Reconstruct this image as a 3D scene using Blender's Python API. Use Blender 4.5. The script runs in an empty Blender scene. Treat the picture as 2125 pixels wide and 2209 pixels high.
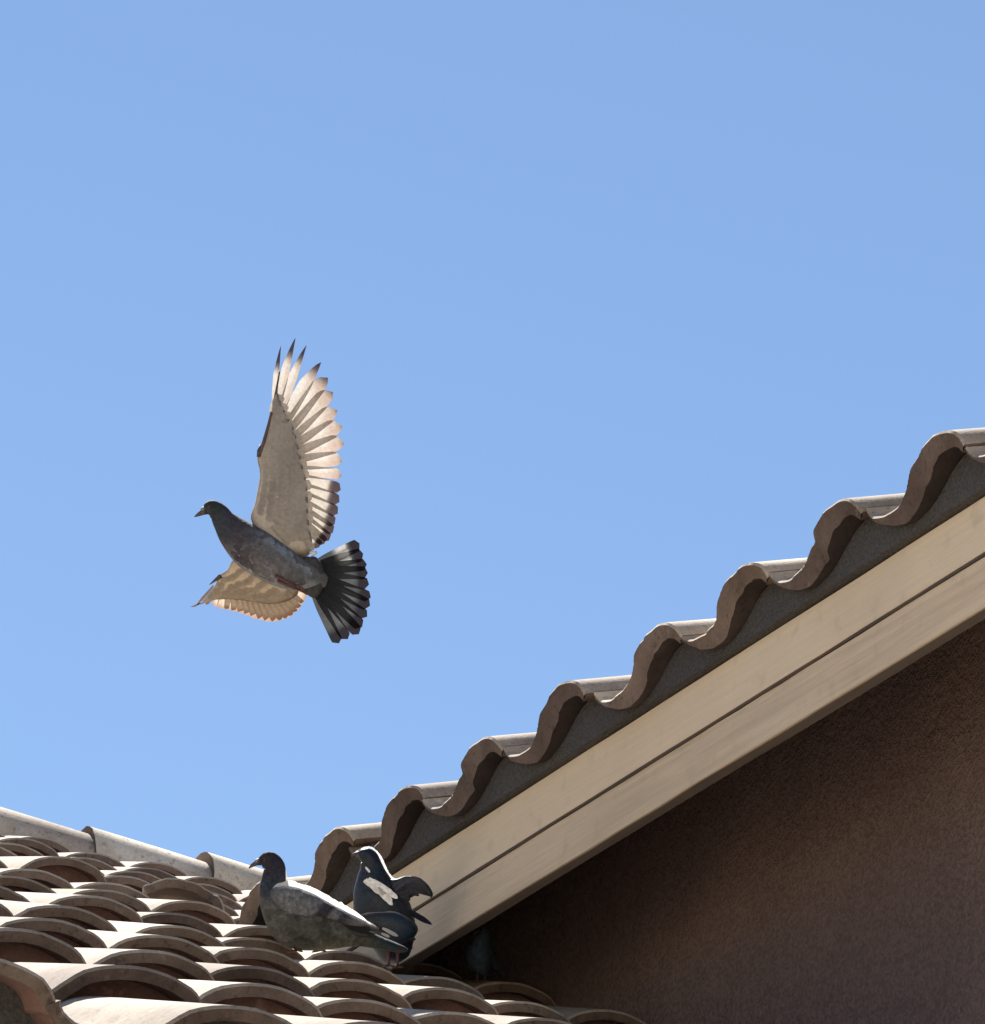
import bpy, math, random
from mathutils import Vector, Matrix
from mathutils.bvhtree import BVHTree

random.seed(7)
scene = bpy.context.scene
COL = scene.collection
rad = math.radians

# ------------------------------------------------------------------ camera
F_PX, CXP, CYP = 14000.0, 2125 / 2, 2209 / 2          # photograph: 2125 x 2209
TH, AZ, ROLL = 0.390401, 0.414427, 0.08251
CAM = Vector((0, 0, 1.6))
FW = Vector((-math.cos(AZ) * math.cos(TH), math.sin(AZ) * math.cos(TH), math.sin(TH)))
_r = Vector((math.sin(AZ), math.cos(AZ), 0)); _u = _r.cross(FW)
RT = _r * math.cos(ROLL) + _u * math.sin(ROLL)
UP = -_r * math.sin(ROLL) + _u * math.cos(ROLL)
cd = bpy.data.cameras.new('camera'); cam = bpy.data.objects.new('camera', cd); COL.objects.link(cam)
cd.sensor_fit = 'HORIZONTAL'; cd.sensor_width = 36; cd.lens = 36 * F_PX / 2125
cd.clip_start = 0.1; cd.clip_end = 3000
M = Matrix((RT, UP, -FW)).transposed().to_4x4(); M.translation = CAM
cam.matrix_world = M
scene.camera = cam

# ------------------------------------------------------------------ sky, sun, exposure
SUN = Vector((-0.60, 0.07, 0.80)).normalized()        # towards the sun
elev = math.asin(SUN.z)
w = bpy.data.worlds.new('World'); scene.world = w; w.use_nodes = True
nt = w.node_tree; bg = nt.nodes['Background']
sky = nt.nodes.new('ShaderNodeTexSky'); sky.sky_type = 'NISHITA'; sky.sun_disc = False
sky.sun_elevation = elev; sky.sun_rotation = math.atan2(SUN.x, SUN.y)
sky.air_density = 1.0; sky.dust_density = 0.0; sky.ozone_density = 2.5; sky.altitude = 300
nt.links.new(sky.outputs[0], bg.inputs[0]); bg.inputs[1].default_value = 0.052
sl = bpy.data.lights.new('sun', 'SUN'); sl.energy = 5.0; sl.angle = rad(0.5); sl.color = (1, 0.95, 0.885)
so = bpy.data.objects.new('sun', sl); COL.objects.link(so)
so.rotation_euler = SUN.to_track_quat('Z', 'Y').to_euler(); so.location = (0, 0, 30)
scene.view_settings.view_transform = 'Standard'; scene.view_settings.look = 'None'
scene.view_settings.exposure = 1.38; scene.view_settings.gamma = 1


# ------------------------------------------------------------------ helpers
def px(x, y, depth):
    """photo pixel -> world point at a depth along the optical axis"""
    return CAM + depth * (FW + RT * ((x - CXP) / F_PX) - UP * ((y - CYP) / F_PX))


def proj(P):
    d = P - CAM; z = d.dot(FW)
    return CXP + F_PX * d.dot(RT) / z, CYP - F_PX * d.dot(UP) / z


def empty(name, loc, parent=None):
    o = bpy.data.objects.new(name, None); COL.objects.link(o)
    o.location = loc; o.empty_display_size = 0.1; o.parent = parent
    return o


def tag(o, label, cat=None, group=None, kind=None):
    if label: o['label'] = label
    if cat: o['category'] = cat
    if group: o['group'] = group
    if kind: o['kind'] = kind
    return o


def mesh(name, verts, faces, mats, midx=None, smooth=True, cols=None):
    me = bpy.data.meshes.new(name)
    me.from_pydata([tuple(v) for v in verts], [], faces)
    for m in (mats if isinstance(mats, (list, tuple)) else [mats]): me.materials.append(m)
    if midx:
        me.polygons.foreach_set('material_index', midx)
    me.polygons.foreach_set('use_smooth', [smooth] * len(me.polygons))
    if cols:
        a = me.color_attributes.new('Col', 'FLOAT_COLOR', 'POINT')
        a.data.foreach_set('color', [c for k in cols for c in (k[0], k[1], k[2], 1.0)])
    me.update()
    return me


def link(name, me, parent=None, mw=None):
    o = bpy.data.objects.new(name, me); COL.objects.link(o); o.parent = parent
    if mw is not None: o.matrix_local = mw
    return o


def box(name, mat, lo, hi, parent=None, seg=0):
    x0, y0, z0 = lo; x1, y1, z1 = hi
    v = [(x0, y0, z0), (x1, y0, z0), (x1, y1, z0), (x0, y1, z0), (x0, y0, z1), (x1, y0, z1), (x1, y1, z1), (x0, y1, z1)]
    f = [(0, 3, 2, 1), (4, 5, 6, 7), (0, 1, 5, 4), (1, 2, 6, 5), (2, 3, 7, 6), (3, 0, 4, 7)]
    return link(name, mesh(name, v, f, mat, smooth=False), parent)


# ------------------------------------------------------------------ materials
def newmat(name):
    m = bpy.data.materials.new(name); m.use_nodes = True
    return m, m.node_tree, m.node_tree.nodes['Principled BSDF']


def node(nt, t, **kw):
    n = nt.nodes.new(t)
    for k, v in kw.items(): setattr(n, k, v)
    return n


def noise(nt, scale, detail=4, rough=0.6, coord='Object', vec=None):
    n = node(nt, 'ShaderNodeTexNoise'); n.inputs['Scale'].default_value = scale
    n.inputs['Detail'].default_value = detail; n.inputs['Roughness'].default_value = rough
    if vec is None:
        tc = node(nt, 'ShaderNodeTexCoord'); vec = tc.outputs[coord]
    nt.links.new(vec, n.inputs['Vector'])
    return n


def ramp(nt, fac, stops):
    r = node(nt, 'ShaderNodeValToRGB')
    while len(r.color_ramp.elements) < len(stops): r.color_ramp.elements.new(0.5)
    for e, (p, c) in zip(r.color_ramp.elements, stops):
        e.position = p; e.color = (*c, 1)
    nt.links.new(fac, r.inputs[0])
    return r


def mix(nt, fac, a, b, mode='MIX'):
    m = node(nt, 'ShaderNodeMix', data_type='RGBA', blend_type=mode)
    for s, v in ((0, fac), (6, a), (7, b)):
        if hasattr(v, 'is_output'): nt.links.new(v, m.inputs[s])
        elif s == 0: m.inputs[0].default_value = v
        else: m.inputs[s].default_value = (*v, 1)
    return m.outputs[2]


def bump(nt, bsdf, height, strength, dist):
    b = node(nt, 'ShaderNodeBump'); b.inputs['Strength'].default_value = strength; b.inputs['Distance'].default_value = dist
    nt.links.new(height, b.inputs['Height']); nt.links.new(b.outputs[0], bsdf.inputs['Normal'])


def objrand_vec(nt, k=31.0):
    """object coordinates shifted per object so that copies do not repeat"""
    tc = node(nt, 'ShaderNodeTexCoord'); oi = node(nt, 'ShaderNodeObjectInfo')
    mu = node(nt, 'ShaderNodeMath', operation='MULTIPLY'); mu.inputs[1].default_value = k
    nt.links.new(oi.outputs['Random'], mu.inputs[0])
    ad = node(nt, 'ShaderNodeVectorMath', operation='ADD')
    nt.links.new(tc.outputs['Object'], ad.inputs[0]); nt.links.new(mu.outputs[0], ad.inputs[1])
    return ad.outputs[0], oi.outputs['Random']


def tile_material(name, c0, c1, speck, speck_amt):
    m, nt, b = newmat(name)
    vec, rnd = objrand_vec(nt)
    n1 = noise(nt, 9, 5, 0.65, vec=vec); n2 = noise(nt, 70, 4, 0.7, vec=vec); n3 = noise(nt, 260, 2, 0.6, vec=vec)
    base = ramp(nt, n1.outputs[0], [(0.32, c0), (0.68, c1)]).outputs[0]
    sp = ramp(nt, n2.outputs[0], [(0.56, (0, 0, 0)), (0.68, (speck_amt,) * 3)]).outputs[0]
    base = mix(nt, sp, base, speck)
    fine = ramp(nt, n3.outputs[0], [(0.3, (0.86, 0.86, 0.86)), (0.7, (1.1, 1.1, 1.1))]).outputs[0]
    base = mix(nt, 1.0, base, fine, 'MULTIPLY')
    n4 = noise(nt, 3.2, 5, 0.7, vec=vec); n5 = noise(nt, 22, 5, 0.75, vec=vec)
    st = ramp(nt, n4.outputs[0], [(0.42, (1.05, 1.05, 1.05)), (0.62, (0.72, 0.70, 0.68))]).outputs[0]      # grime patches
    base = mix(nt, 1.0, base, st, 'MULTIPLY')
    li = ramp(nt, n5.outputs[0], [(0.60, (0, 0, 0)), (0.70, (0.5, 0.5, 0.5))]).outputs[0]                   # pale lichen
    base = mix(nt, li, base, tuple(min(0.7, c * 1.45) for c in c1))
    tint = ramp(nt, rnd, [(0.0, (0.76, 0.74, 0.74)), (0.5, (0.98, 0.98, 0.98)), (1.0, (1.14, 1.11, 1.04))]).outputs[0]
    base = mix(nt, 1.0, base, tint, 'MULTIPLY')
    nt.links.new(base, b.inputs['Base Color']); b.inputs['Roughness'].default_value = 0.9
    b.inputs['Specular IOR Level'].default_value = 0.25
    bump(nt, b, n3.outputs[0], 0.35, 0.002)
    return m


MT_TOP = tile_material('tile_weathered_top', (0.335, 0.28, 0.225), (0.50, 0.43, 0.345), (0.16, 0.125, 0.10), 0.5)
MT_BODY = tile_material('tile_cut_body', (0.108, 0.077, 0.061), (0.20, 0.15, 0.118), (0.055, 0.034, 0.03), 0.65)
MT_UNDER = tile_material('tile_underside', (0.19, 0.115, 0.10), (0.28, 0.175, 0.15), (0.11, 0.07, 0.062), 0.5)
MT_EAVE_SHADE = tile_material('eave_underside_shade', (0.045, 0.036, 0.036), (0.075, 0.058, 0.055), (0.03, 0.025, 0.025), 0.5)  # shade under the eave tiles, put into a darker underside colour
MT_CAP = tile_material('ridge_cap_top', (0.64, 0.55, 0.43), (0.80, 0.71, 0.58), (0.28, 0.20, 0.15), 0.7)


def stucco_material(name, c0, c1, scale, strength):
    m, nt, b = newmat(name)
    n1 = noise(nt, 1.6, 4, 0.6); n2 = noise(nt, scale, 3, 0.6); n3 = noise(nt, scale * 3.2, 3, 0.6)
    col = ramp(nt, n1.outputs[0], [(0.35, c0), (0.65, c1)]).outputs[0]
    f = ramp(nt, n3.outputs[0], [(0.35, (0.72, 0.72, 0.72)), (0.65, (1.16, 1.16, 1.16))]).outputs[0]
    col = mix(nt, 1.0, col, f, 'MULTIPLY')
    nt.links.new(col, b.inputs['Base Color']); b.inputs['Roughness'].default_value = 0.95
    b.inputs['Specular IOR Level'].default_value = 0.2
    ad = node(nt, 'ShaderNodeMath', operation='ADD'); nt.links.new(n2.outputs[0], ad.inputs[0]); nt.links.new(n3.outputs[0], ad.inputs[1])
    bump(nt, b, ad.outputs[0], strength, 0.012)
    return m


M_STUCCO = stucco_material('brown_stucco', (0.205, 0.145, 0.132), (0.30, 0.21, 0.18), 58, 1.0)
M_STOP = stucco_material('grey_mortar', (0.068, 0.064, 0.062), (0.088, 0.083, 0.08), 60, 0.5)
M_DECK = stucco_material('roof_underlay', (0.16, 0.10, 0.09), (0.22, 0.14, 0.12), 20, 0.3)


def wood_material(name, c0, c1, rough_sawn):
    m, nt, b = newmat(name)
    tc = node(nt, 'ShaderNodeTexCoord'); mp = node(nt, 'ShaderNodeMapping')
    mp.inputs['Scale'].default_value = (1.2, 40, 40)
    nt.links.new(tc.outputs['Object'], mp.inputs[0])
    n1 = noise(nt, 3.0, 6, 0.7, vec=mp.outputs[0]); n2 = noise(nt, 2.2, 4, 0.6); n3 = noise(nt, 220, 2)
    n4 = noise(nt, 26, 3, 0.5)
    col = ramp(nt, n2.outputs[0], [(0.35, c0), (0.65, c1)]).outputs[0]
    g = ramp(nt, n1.outputs[0], [(0.3, (1 - 0.4 * rough_sawn,) * 3), (0.62, (1.04,) * 3)]).outputs[0]
    col = mix(nt, 1.0, col, g, 'MULTIPLY')
    st = ramp(nt, n4.outputs[0], [(0.58, (0, 0, 0)), (0.75, (0.38,) * 3)]).outputs[0]
    col = mix(nt, st, col, tuple(c * 0.72 for c in c0))
    nt.links.new(col, b.inputs['Base Color']); b.inputs['Roughness'].default_value = 0.75
    ad = node(nt, 'ShaderNodeMath', operation='MULTIPLY_ADD'); ad.inputs[1].default_value = 0.35
    nt.links.new(n3.outputs[0], ad.inputs[0]); nt.links.new(n1.outputs[0], ad.inputs[2])
    bump(nt, b, ad.outputs[0], 0.25 + 0.5 * rough_sawn, 0.003)
    return m


M_TRIM = wood_material('tan_painted_board', (0.61, 0.49, 0.335), (0.68, 0.555, 0.385), 0.12)
M_FASCIA = wood_material('tan_rough_board', (0.53, 0.42, 0.29), (0.62, 0.495, 0.345), 0.5)

M_GAP_SHADE = wood_material('painted_gap_shade', (0.05, 0.034, 0.026), (0.075, 0.05, 0.038), 0.5)  # colour of the painted shadow line between trim and fascia
M_SUB = wood_material('dark_brown_board', (0.11, 0.085, 0.07), (0.15, 0.12, 0.10), 0.5)

mg, ntg, bgd = newmat('pale_gravel_yard')
g1 = noise(ntg, 0.35, 4); g2 = noise(ntg, 14, 4)
cg = ramp(ntg, g1.outputs[0], [(0.3, (0.46, 0.385, 0.29)), (0.7, (0.56, 0.48, 0.375))]).outputs[0]
cg = mix(ntg, 1.0, cg, ramp(ntg, g2.outputs[0], [(0.3, (0.8,) * 3), (0.7, (1.12,) * 3)]).outputs[0], 'MULTIPLY')
ntg.links.new(cg, bgd.inputs['Base Color']); bgd.inputs['Roughness'].default_value = 0.95


def plumage_material(name, spec=0.15, rough=0.8, scale=150):
    m, nt, b = newmat(name)
    at = node(nt, 'ShaderNodeAttribute', attribute_name='Col')
    n1 = noise(nt, scale, 3, 0.6); n2 = noise(nt, scale * 0.3, 3, 0.6)
    f = ramp(nt, n1.outputs[0], [(0.3, (0.72,) * 3), (0.7, (1.25,) * 3)]).outputs[0]
    f2 = ramp(nt, n2.outputs[0], [(0.3, (0.82,) * 3), (0.7, (1.15,) * 3)]).outputs[0]
    c = mix(nt, 1.0, at.outputs['Color'], f, 'MULTIPLY'); c = mix(nt, 1.0, c, f2, 'MULTIPLY')
    nt.links.new(c, b.inputs['Base Color'])
    b.inputs['Roughness'].default_value = rough; b.inputs['Specular IOR Level'].default_value = spec
    b.inputs['Sheen Weight'].default_value = 0.04; b.inputs['Sheen Roughness'].default_value = 0.4
    bump(nt, b, n1.outputs[0], 0.5, 0.003)
    return m


M_PLUME = plumage_material('pigeon_plumage')
M_GLOSS = plumage_material('glossy_dark_plumage', 0.3, 0.42, 120)


def feather_material(name, trans):
    m, nt, b = newmat(name)
    out = nt.nodes['Material Output']; nt.nodes.remove(b)
    at = node(nt, 'ShaderNodeAttribute', attribute_name='Col')
    n1 = noise(nt, 220, 3, 0.6)
    f = ramp(nt, n1.outputs[0], [(0.3, (0.86,) * 3), (0.7, (1.08,) * 3)]).outputs[0]
    c = mix(nt, 1.0, at.outputs['Color'], f, 'MULTIPLY')
    d = node(nt, 'ShaderNodeBsdfDiffuse'); t = node(nt, 'ShaderNodeBsdfTranslucent'); mx = node(nt, 'ShaderNodeMixShader')
    mx.inputs[0].default_value = trans
    nt.links.new(c, d.inputs[0]); nt.links.new(c, t.inputs[0])
    nt.links.new(d.outputs[0], mx.inputs[1]); nt.links.new(t.outputs[0], mx.inputs[2]); nt.links.new(mx.outputs[0], out.inputs[0])
    return m


M_VANE = feather_material('flight_feather', 0.5)
M_LINING = feather_material('wing_lining', 0.42)


def plain(name, col, rough=0.5):
    m, nt, b = newmat(name)
    n = noise(nt, 180, 3)
    c = ramp(nt, n.outputs[0], [(0.3, tuple(x * 0.8 for x in col)), (0.7, tuple(min(1, x * 1.15) for x in col))]).outputs[0]
    nt.links.new(c, b.inputs['Base Color']); b.inputs['Roughness'].default_value = rough
    return m


M_BILL = plain('dark_bill', (0.05, 0.045, 0.05), 0.4)
M_EDGE = plain('brown_leading_edge', (0.10, 0.07, 0.055), 0.8)
M_CERE = plain('pale_cere', (0.20, 0.19, 0.19), 0.6)
M_TUFT = plain('white_tuft', (0.75, 0.73, 0.70), 0.8)
M_EYE = plain('orange_eye', (0.10, 0.03, 0.012), 0.15)
M_PUPIL = plain('pupil', (0.004, 0.004, 0.004), 0.08)
M_FOOT = plain('red_foot', (0.095, 0.035, 0.033), 0.55)

# ------------------------------------------------------------------ the ground
gz = 0.0
tag(link('ground', mesh('ground', [(-900, -900, gz), (900, -900, gz), (900, 900, gz), (-900, 900, gz)], [(0, 1, 2, 3)], mg, smooth=False)),
    'pale gravel yard around the house', kind='structure')

# ------------------------------------------------------------------ roof tile (S-shaped) shared meshes
PROF = [(-.203, -.030), (-.196, -.040), (-.182, -.0475), (-.158, -.0515), (-.130, -.051), (-.110, -.046), (-.097, -.037), (-.086, -.026), (-.068, -.0115),
        (-.045, -.002), (-.022, .003), (0, .005), (.022, .003), (.045, -.0025), (.060, -.010), (.070, -.021), (.077, -.034)]


# the upper roof's tiles: steeper free edge, deeper pan, and a thicker lap where the pan meets the barrel
PROF_UP = [(-.210, -.027), (-.203, -.039), (-.190, -.0475), (-.162, -.0525), (-.132, -.051), (-.110, -.046), (-.097, -.037), (-.086, -.026), (-.068, -.0115),
           (-.045, -.002), (-.022, .003), (0, .005), (.020, .003), (.038, -.002), (.051, -.009), (.060, -.019), (.067, -.031)]


INNER_UP = [(-.207, -.040), (-.196, -.050), (-.180, -.060), (-.150, -.073), (-.118, -.080), (-.092, -.078), (-.073, -.071), (-.057, -.062), (-.041, -.050),
            (-.024, -.038), (-.010, -.031), (.006, -.026), (.021, -.024), (.034, -.025), (.046, -.028), (.054, -.034), (.060, -.041)]


def thick_up(v):
    T = [(-.21, .011), (-.17, .018), (-.13, .029), (-.10, .030), (-.08, .025), (-.03, .021), (.02, .020), (.05, .017), (.07, .012)]
    for (a, ta), (b_, tb) in zip(T, T[1:]):
        if v <= b_: return ta + (tb - ta) * max(0, (v - a) / (b_ - a))
    return T[-1][1]


def dense(pts, n):
    out = []
    P = [Vector((a, b)) for a, b in pts]
    for k in range(len(P) - 1):
        p0 = P[max(k - 1, 0)]; p1 = P[k]; p2 = P[k + 1]; p3 = P[min(k + 2, len(P) - 1)]
        for t in [q / n for q in range(n)]:
            out.append(0.5 * ((2 * p1) + (p2 - p0) * t + (2 * p0 - 5 * p1 + 4 * p2 - p3) * t * t + (3 * p1 - p0 - 3 * p2 + p3) * t ** 3))
    out.append(P[-1])
    return out


def tile_mesh(name, seed, thick=0.0155, length=0.43, chips=(), prof=None, under=None, block=False):
    rnd = random.Random(seed)
    dn = 5 if thick is thick_up else 2
    top = dense(prof or PROF, dn); n = len(top)
    inn = []
    for k in range(n):
        d = (top[min(k + 1, n - 1)] - top[max(k - 1, 0)]).normalized()
        inn.append(top[k] + Vector((d.y, -d.x)) * (thick(top[k].x) if callable(thick) else thick))
    if thick is thick_up: inn = dense(INNER_UP, dn)
    c = 0.0035
    jit = [rnd.gauss(0, 0.0014 if dn == 2 else 0.0003) for _ in range(n)]
    if dn > 2:
        ph = rnd.uniform(0, 6); jit = [j + .0018 * math.sin(ph + top[k].x * 70) + .001 * math.sin(2 * ph + top[k].x * 160) for k, j in enumerate(jit)]
    for a, b_, dp in chips:
        for k in range(n):
            if a <= top[k].x <= b_: jit[k] += dp * ((0.6 + 0.4 * rnd.random()) if dn == 2 else 0.8 * math.sin(math.pi * (top[k].x - a) / (b_ - a)))
    V = []; Fc = []; mi = []

    def row(pts, ys):
        s = len(V)
        for p, y in zip(pts, ys): V.append((p.x, y, p.y))
        return s

    nrm = [(top[k] - inn[k]).normalized() for k in range(n)]
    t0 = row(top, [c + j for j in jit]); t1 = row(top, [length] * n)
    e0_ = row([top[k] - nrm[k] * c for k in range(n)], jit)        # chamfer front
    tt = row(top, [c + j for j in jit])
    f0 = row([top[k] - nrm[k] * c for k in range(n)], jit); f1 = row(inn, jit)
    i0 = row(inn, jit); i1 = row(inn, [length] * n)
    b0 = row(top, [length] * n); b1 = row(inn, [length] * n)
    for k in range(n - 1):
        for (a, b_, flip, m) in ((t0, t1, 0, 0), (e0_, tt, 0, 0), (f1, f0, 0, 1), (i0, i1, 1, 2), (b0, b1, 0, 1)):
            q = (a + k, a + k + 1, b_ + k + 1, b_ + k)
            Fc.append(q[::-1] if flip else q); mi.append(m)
    for k in (0, n - 1):
        q = (t0 + k, t1 + k, i1 + k, i0 + k); Fc.append(q if k == 0 else q[::-1]); mi.append(1)
    if block:                                            # added plate in the hollow; catches bounced light so it isn't black
        yb = rnd.uniform(.030, .045)
        ks = [k for k in range(n) if -.085 < inn[k].x < .07]
        a0 = row([inn[k] for k in ks], [yb] * len(ks)); a1 = row([Vector((inn[k].x, inn[k].y - .034)) for k in ks], [yb - .004] * len(ks))
        for k in range(len(ks) - 1): Fc.append((a1 + k, a1 + k + 1, a0 + k + 1, a0 + k)); mi.append(2)
    return mesh(name, V, Fc, [MT_TOP, MT_BODY, under or MT_UNDER], mi)


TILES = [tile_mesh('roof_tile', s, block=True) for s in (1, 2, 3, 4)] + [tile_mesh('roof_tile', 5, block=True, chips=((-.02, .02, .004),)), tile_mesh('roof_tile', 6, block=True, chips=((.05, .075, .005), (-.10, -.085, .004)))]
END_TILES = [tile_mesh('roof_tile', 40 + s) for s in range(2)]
EAVE_TILES = [tile_mesh('eave_tile', 10 + s, thick=thick_up, prof=PROF_UP, under=MT_EAVE_SHADE, chips=[(), ((-.05, -.03, .004),), ((.01, .03, .005), (-.15, -.13, .004)), ((-.09, -.075, .005),)][s]) for s in range(4)]
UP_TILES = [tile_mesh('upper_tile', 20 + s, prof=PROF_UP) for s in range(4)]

S, L = 0.28, 0.3696
PIT = 0.36927
GEN_LOW, GEN_UP = rad(16), rad(18)
PIT_UP = rad(23)
E0 = Vector((-6.978, 3.7141, 3.4131 + 1.6)); L0 = Vector((-6.0538, 2.2833, 2.1106 + 1.6))
U_LOW = Vector((-math.cos(PIT), 0, math.sin(PIT)))
U_UP = Vector((0, math.cos(PIT_UP), math.sin(PIT_UP)))


def frame(xv, gen):
    z = xv.cross(gen)
    return Matrix((xv, gen, z)).transposed().to_4x4()


FR_LOW = frame(Vector((0, 1, 0)), Vector((-math.cos(GEN_LOW), 0, math.sin(GEN_LOW))))
FR_UP = frame(Vector((1, 0, 0)), Vector((0, math.cos(GEN_UP), math.sin(GEN_UP))))

house = empty('house', (-8.0, 6.0, 0)); HOFF = Vector((-8.0, 6.0, 0))
tag(house, 'brown stucco house with tan fascia boards and two S-tiled roofs', 'house')


def hpart(o, parent=house):
    """world-coordinate mesh made a child without moving"""
    o.parent = parent
    if parent is house: o.matrix_parent_inverse = Matrix.Translation(-HOFF)
    return o


# walls (the gable wall under the upper eave, and what carries the lower roof)
WALL_Y = 4.06
hpart(box('wall', M_STUCCO, (-13.5, WALL_Y, 0), (1.5, WALL_Y + 0.2, 5.055)))


# roof decks
def slab(name, pts, n, th, mat):
    lo = [Vector(p) - Vector(n) * th for p in pts]
    k = len(pts); v = [Vector(p) for p in pts] + lo
    f = [tuple(range(k)), tuple(range(2 * k - 1, k - 1, -1))] + [(a, a + k, (a + 1) % k + k, (a + 1) % k) for a in range(k)]
    return link(name, mesh(name, v, f, mat, smooth=False))


def plane_low(x, y, off):                                # point on the lower roof plane
    t = (L0.x - x) / math.cos(PIT)
    p = L0 + U_LOW * t; p.y = y
    return p + Vector((math.sin(PIT), 0, math.cos(PIT))) * off


XR = L0.x - 7.31 * math.cos(PIT)
za, zb = plane_low(-6.02, 0, -.132).z, plane_low(XR + .1, 0, -.132).z
wv = [(-6.02, -.2, 0), (-6.02, WALL_Y - .003, 0), (XR + .1, WALL_Y - .003, 0), (XR + .1, -.2, 0), (-6.02, -.2, za), (-6.02, WALL_Y - .003, za), (XR + .1, WALL_Y - .003, zb), (XR + .1, -.2, zb)]
hpart(link('wall', mesh('wall', wv, [(0, 1, 2, 3), (4, 7, 6, 5), (0, 4, 5, 1), (1, 5, 6, 2), (2, 6, 7, 3), (3, 7, 4, 0)], M_STUCCO, smooth=False)))
zf_ = plane_low(-5.76, 0, -.10).z
hpart(box('fascia_board', M_FASCIA, (-5.79, -.5, zf_ - .16), (-5.765, WALL_Y - .004, zf_ - .004)))
N_LOW = Vector((math.sin(PIT), 0, math.cos(PIT)))
low_deck = slab('roof', [plane_low(-5.80, -0.5, -.096), plane_low(-5.80, WALL_Y, -.096), plane_low(-9.8, WALL_Y, -.096),
                               plane_low(XR, WALL_Y + 3.2, -.096), plane_low(XR, -0.5, -.096)], N_LOW, 0.03, M_DECK)
hpart(low_deck); low_deck['label'] = 'sunlit tiled roof slope with a capped ridge'
# back slope of the lower roof, falling away behind the ridge
rz = plane_low(XR, 0, -.096).z
back = slab('roof', [(XR, -0.5, rz), (XR, 7.3, rz), (XR - 3.5, 7.3, rz - 3.5 * math.tan(PIT)), (XR - 3.5, -0.5, rz - 3.5 * math.tan(PIT))], Vector((math.sin(-PIT), 0, math.cos(PIT))), 0.03, MT_TOP)
hpart(back)
ey = E0.y + 0.10
uz = E0.z - 0.085


def plane_up(x, y): return (x, y, uz + (y - E0.y) * math.tan(PIT_UP))


up_deck = slab('roof', [plane_up(1.5, ey), plane_up(1.5, 9.5), plane_up(-14.5, 9.5), plane_up(-9.6, ey + 0.12), plane_up(-9.6, ey)],
               Vector((0, -math.sin(PIT_UP), math.cos(PIT_UP))), 0.025, M_DECK)
hpart(up_deck); up_deck['label'] = 'tiled roof above the tan fascia boards'
def wavy_board(name, mat, x0, x1, y0, y1, z0, z1, amp, parent=house):
    """a long board with slightly uneven edges"""
    n = int((x1 - x0) / 0.12); V = []; Fc = []
    rr = random.Random(hash(name) % 97 + int(z0 * 100))
    e = [rr.gauss(0, amp) for _ in range(n + 1)]; e2 = [rr.gauss(0, amp) for _ in range(n + 1)]
    for k in range(n + 1):
        x = x0 + (x1 - x0) * k / n
        V += [(x, y0 + e[k] * .5, z0 + e[k]), (x, y0 + e2[k] * .5, z1 + e2[k]), (x, y1, z1 + e2[k]), (x, y1, z0 + e[k])]
    for k in range(n):
        a = 4 * k; b_ = a + 4
        Fc += [(a, b_, b_ + 1, a + 1), (a + 1, b_ + 1, b_ + 2, a + 2), (a + 2, b_ + 2, b_ + 3, a + 3), (a + 3, b_ + 3, b_, a)]
    Fc += [(0, 1, 2, 3), tuple(4 * n + q for q in (3, 2, 1, 0))]
    return hpart(link(name, mesh(name, V, Fc, mat, smooth=False)), parent)


ZT, ZM, ZB = 3.3254 + 1.6, 3.2435 + 1.6, 3.1665 + 1.6
wavy_board('trim_board', M_TRIM, -9.7, 1.5, 3.7665, 3.797, ZM + 0.001, ZT, 0.0006)
wavy_board('shade_strip', M_GAP_SHADE, -9.7, 1.5, 3.7675, 3.780, ZM - 0.0030, ZM + 0.0008, 0.0005)  # added strip; its dark colour stands for the shadow in the gap
fb = wavy_board('fascia_board', M_FASCIA, -9.7, 1.5, 3.7700, 3.7735, ZB, ZM - 0.0033, 0.0009)
wavy_board('sub_fascia', M_SUB, -9.7, 1.5, 3.7737, 3.792, ZB + 0.0005, ZM - 0.006, 0.0006)  # dark brown board, shows as a thin strip below the fascia

# bird stop: grey mortar closing the tile ends above the fascia
UPN = Vector((0, -math.sin(GEN_UP), math.cos(GEN_UP)))
eave_fix = {0: (.002, .001), 1: (0, 0), 2: (.004, -.002), 3: (.014, -.006), 4: (-.012, .0006), 5: (-.0125, -.0016), 6: (-.011, .002), 7: (.010, .010)}
CREST_UP = -0.035


def up_pos(k, j):
    dx, dh = eave_fix.get(k, (random.gauss(0, .004), random.gauss(0, .002)))
    if j > 0: dx, dh = dx * .6 + random.gauss(0, .003), dh * .6
    return Vector((E0.x - k * S + CREST_UP + dx, E0.y, E0.z)) + UPN * dh + U_UP * (L * j)


V = []; Fc = []
ys = E0.y + 0.040
prof_in = dense(INNER_UP, 2)
xs = []
for k in range(9, -9, -1):
    c = E0.x - k * S + CREST_UP + eave_fix.get(k, (0, 0))[0]
    for q in prof_in[4:-1]: xs.append((c + q.x + 0.007, E0.z + q.y * 0.95 - 0.007 + eave_fix.get(k, (0, 0))[1] + 0.040 * math.tan(GEN_UP)))
xs.sort()
xs = [xs[0]] + [b_ for a, b_ in zip(xs, xs[1:]) if b_[0] - a[0] > 0.003]
for x, z in xs:
    V += [(x, ys, ZT + 0.003), (x, ys, z), (x, ys + 0.05, z), (x, ys + 0.05, ZT + 0.003)]
for k in range(len(xs) - 1):
    a = 4 * k; b_ = a + 4
    Fc += [(a, b_, b_ + 1, a + 1), (a + 1, b_ + 1, b_ + 2, a + 2), (a + 2, b_ + 2, b_ + 3, a + 3), (a + 3, b_ + 3, b_, a)]
hpart(link('bird_stop', mesh('bird_stop', V, Fc, M_STOP, smooth=False)))


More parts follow.
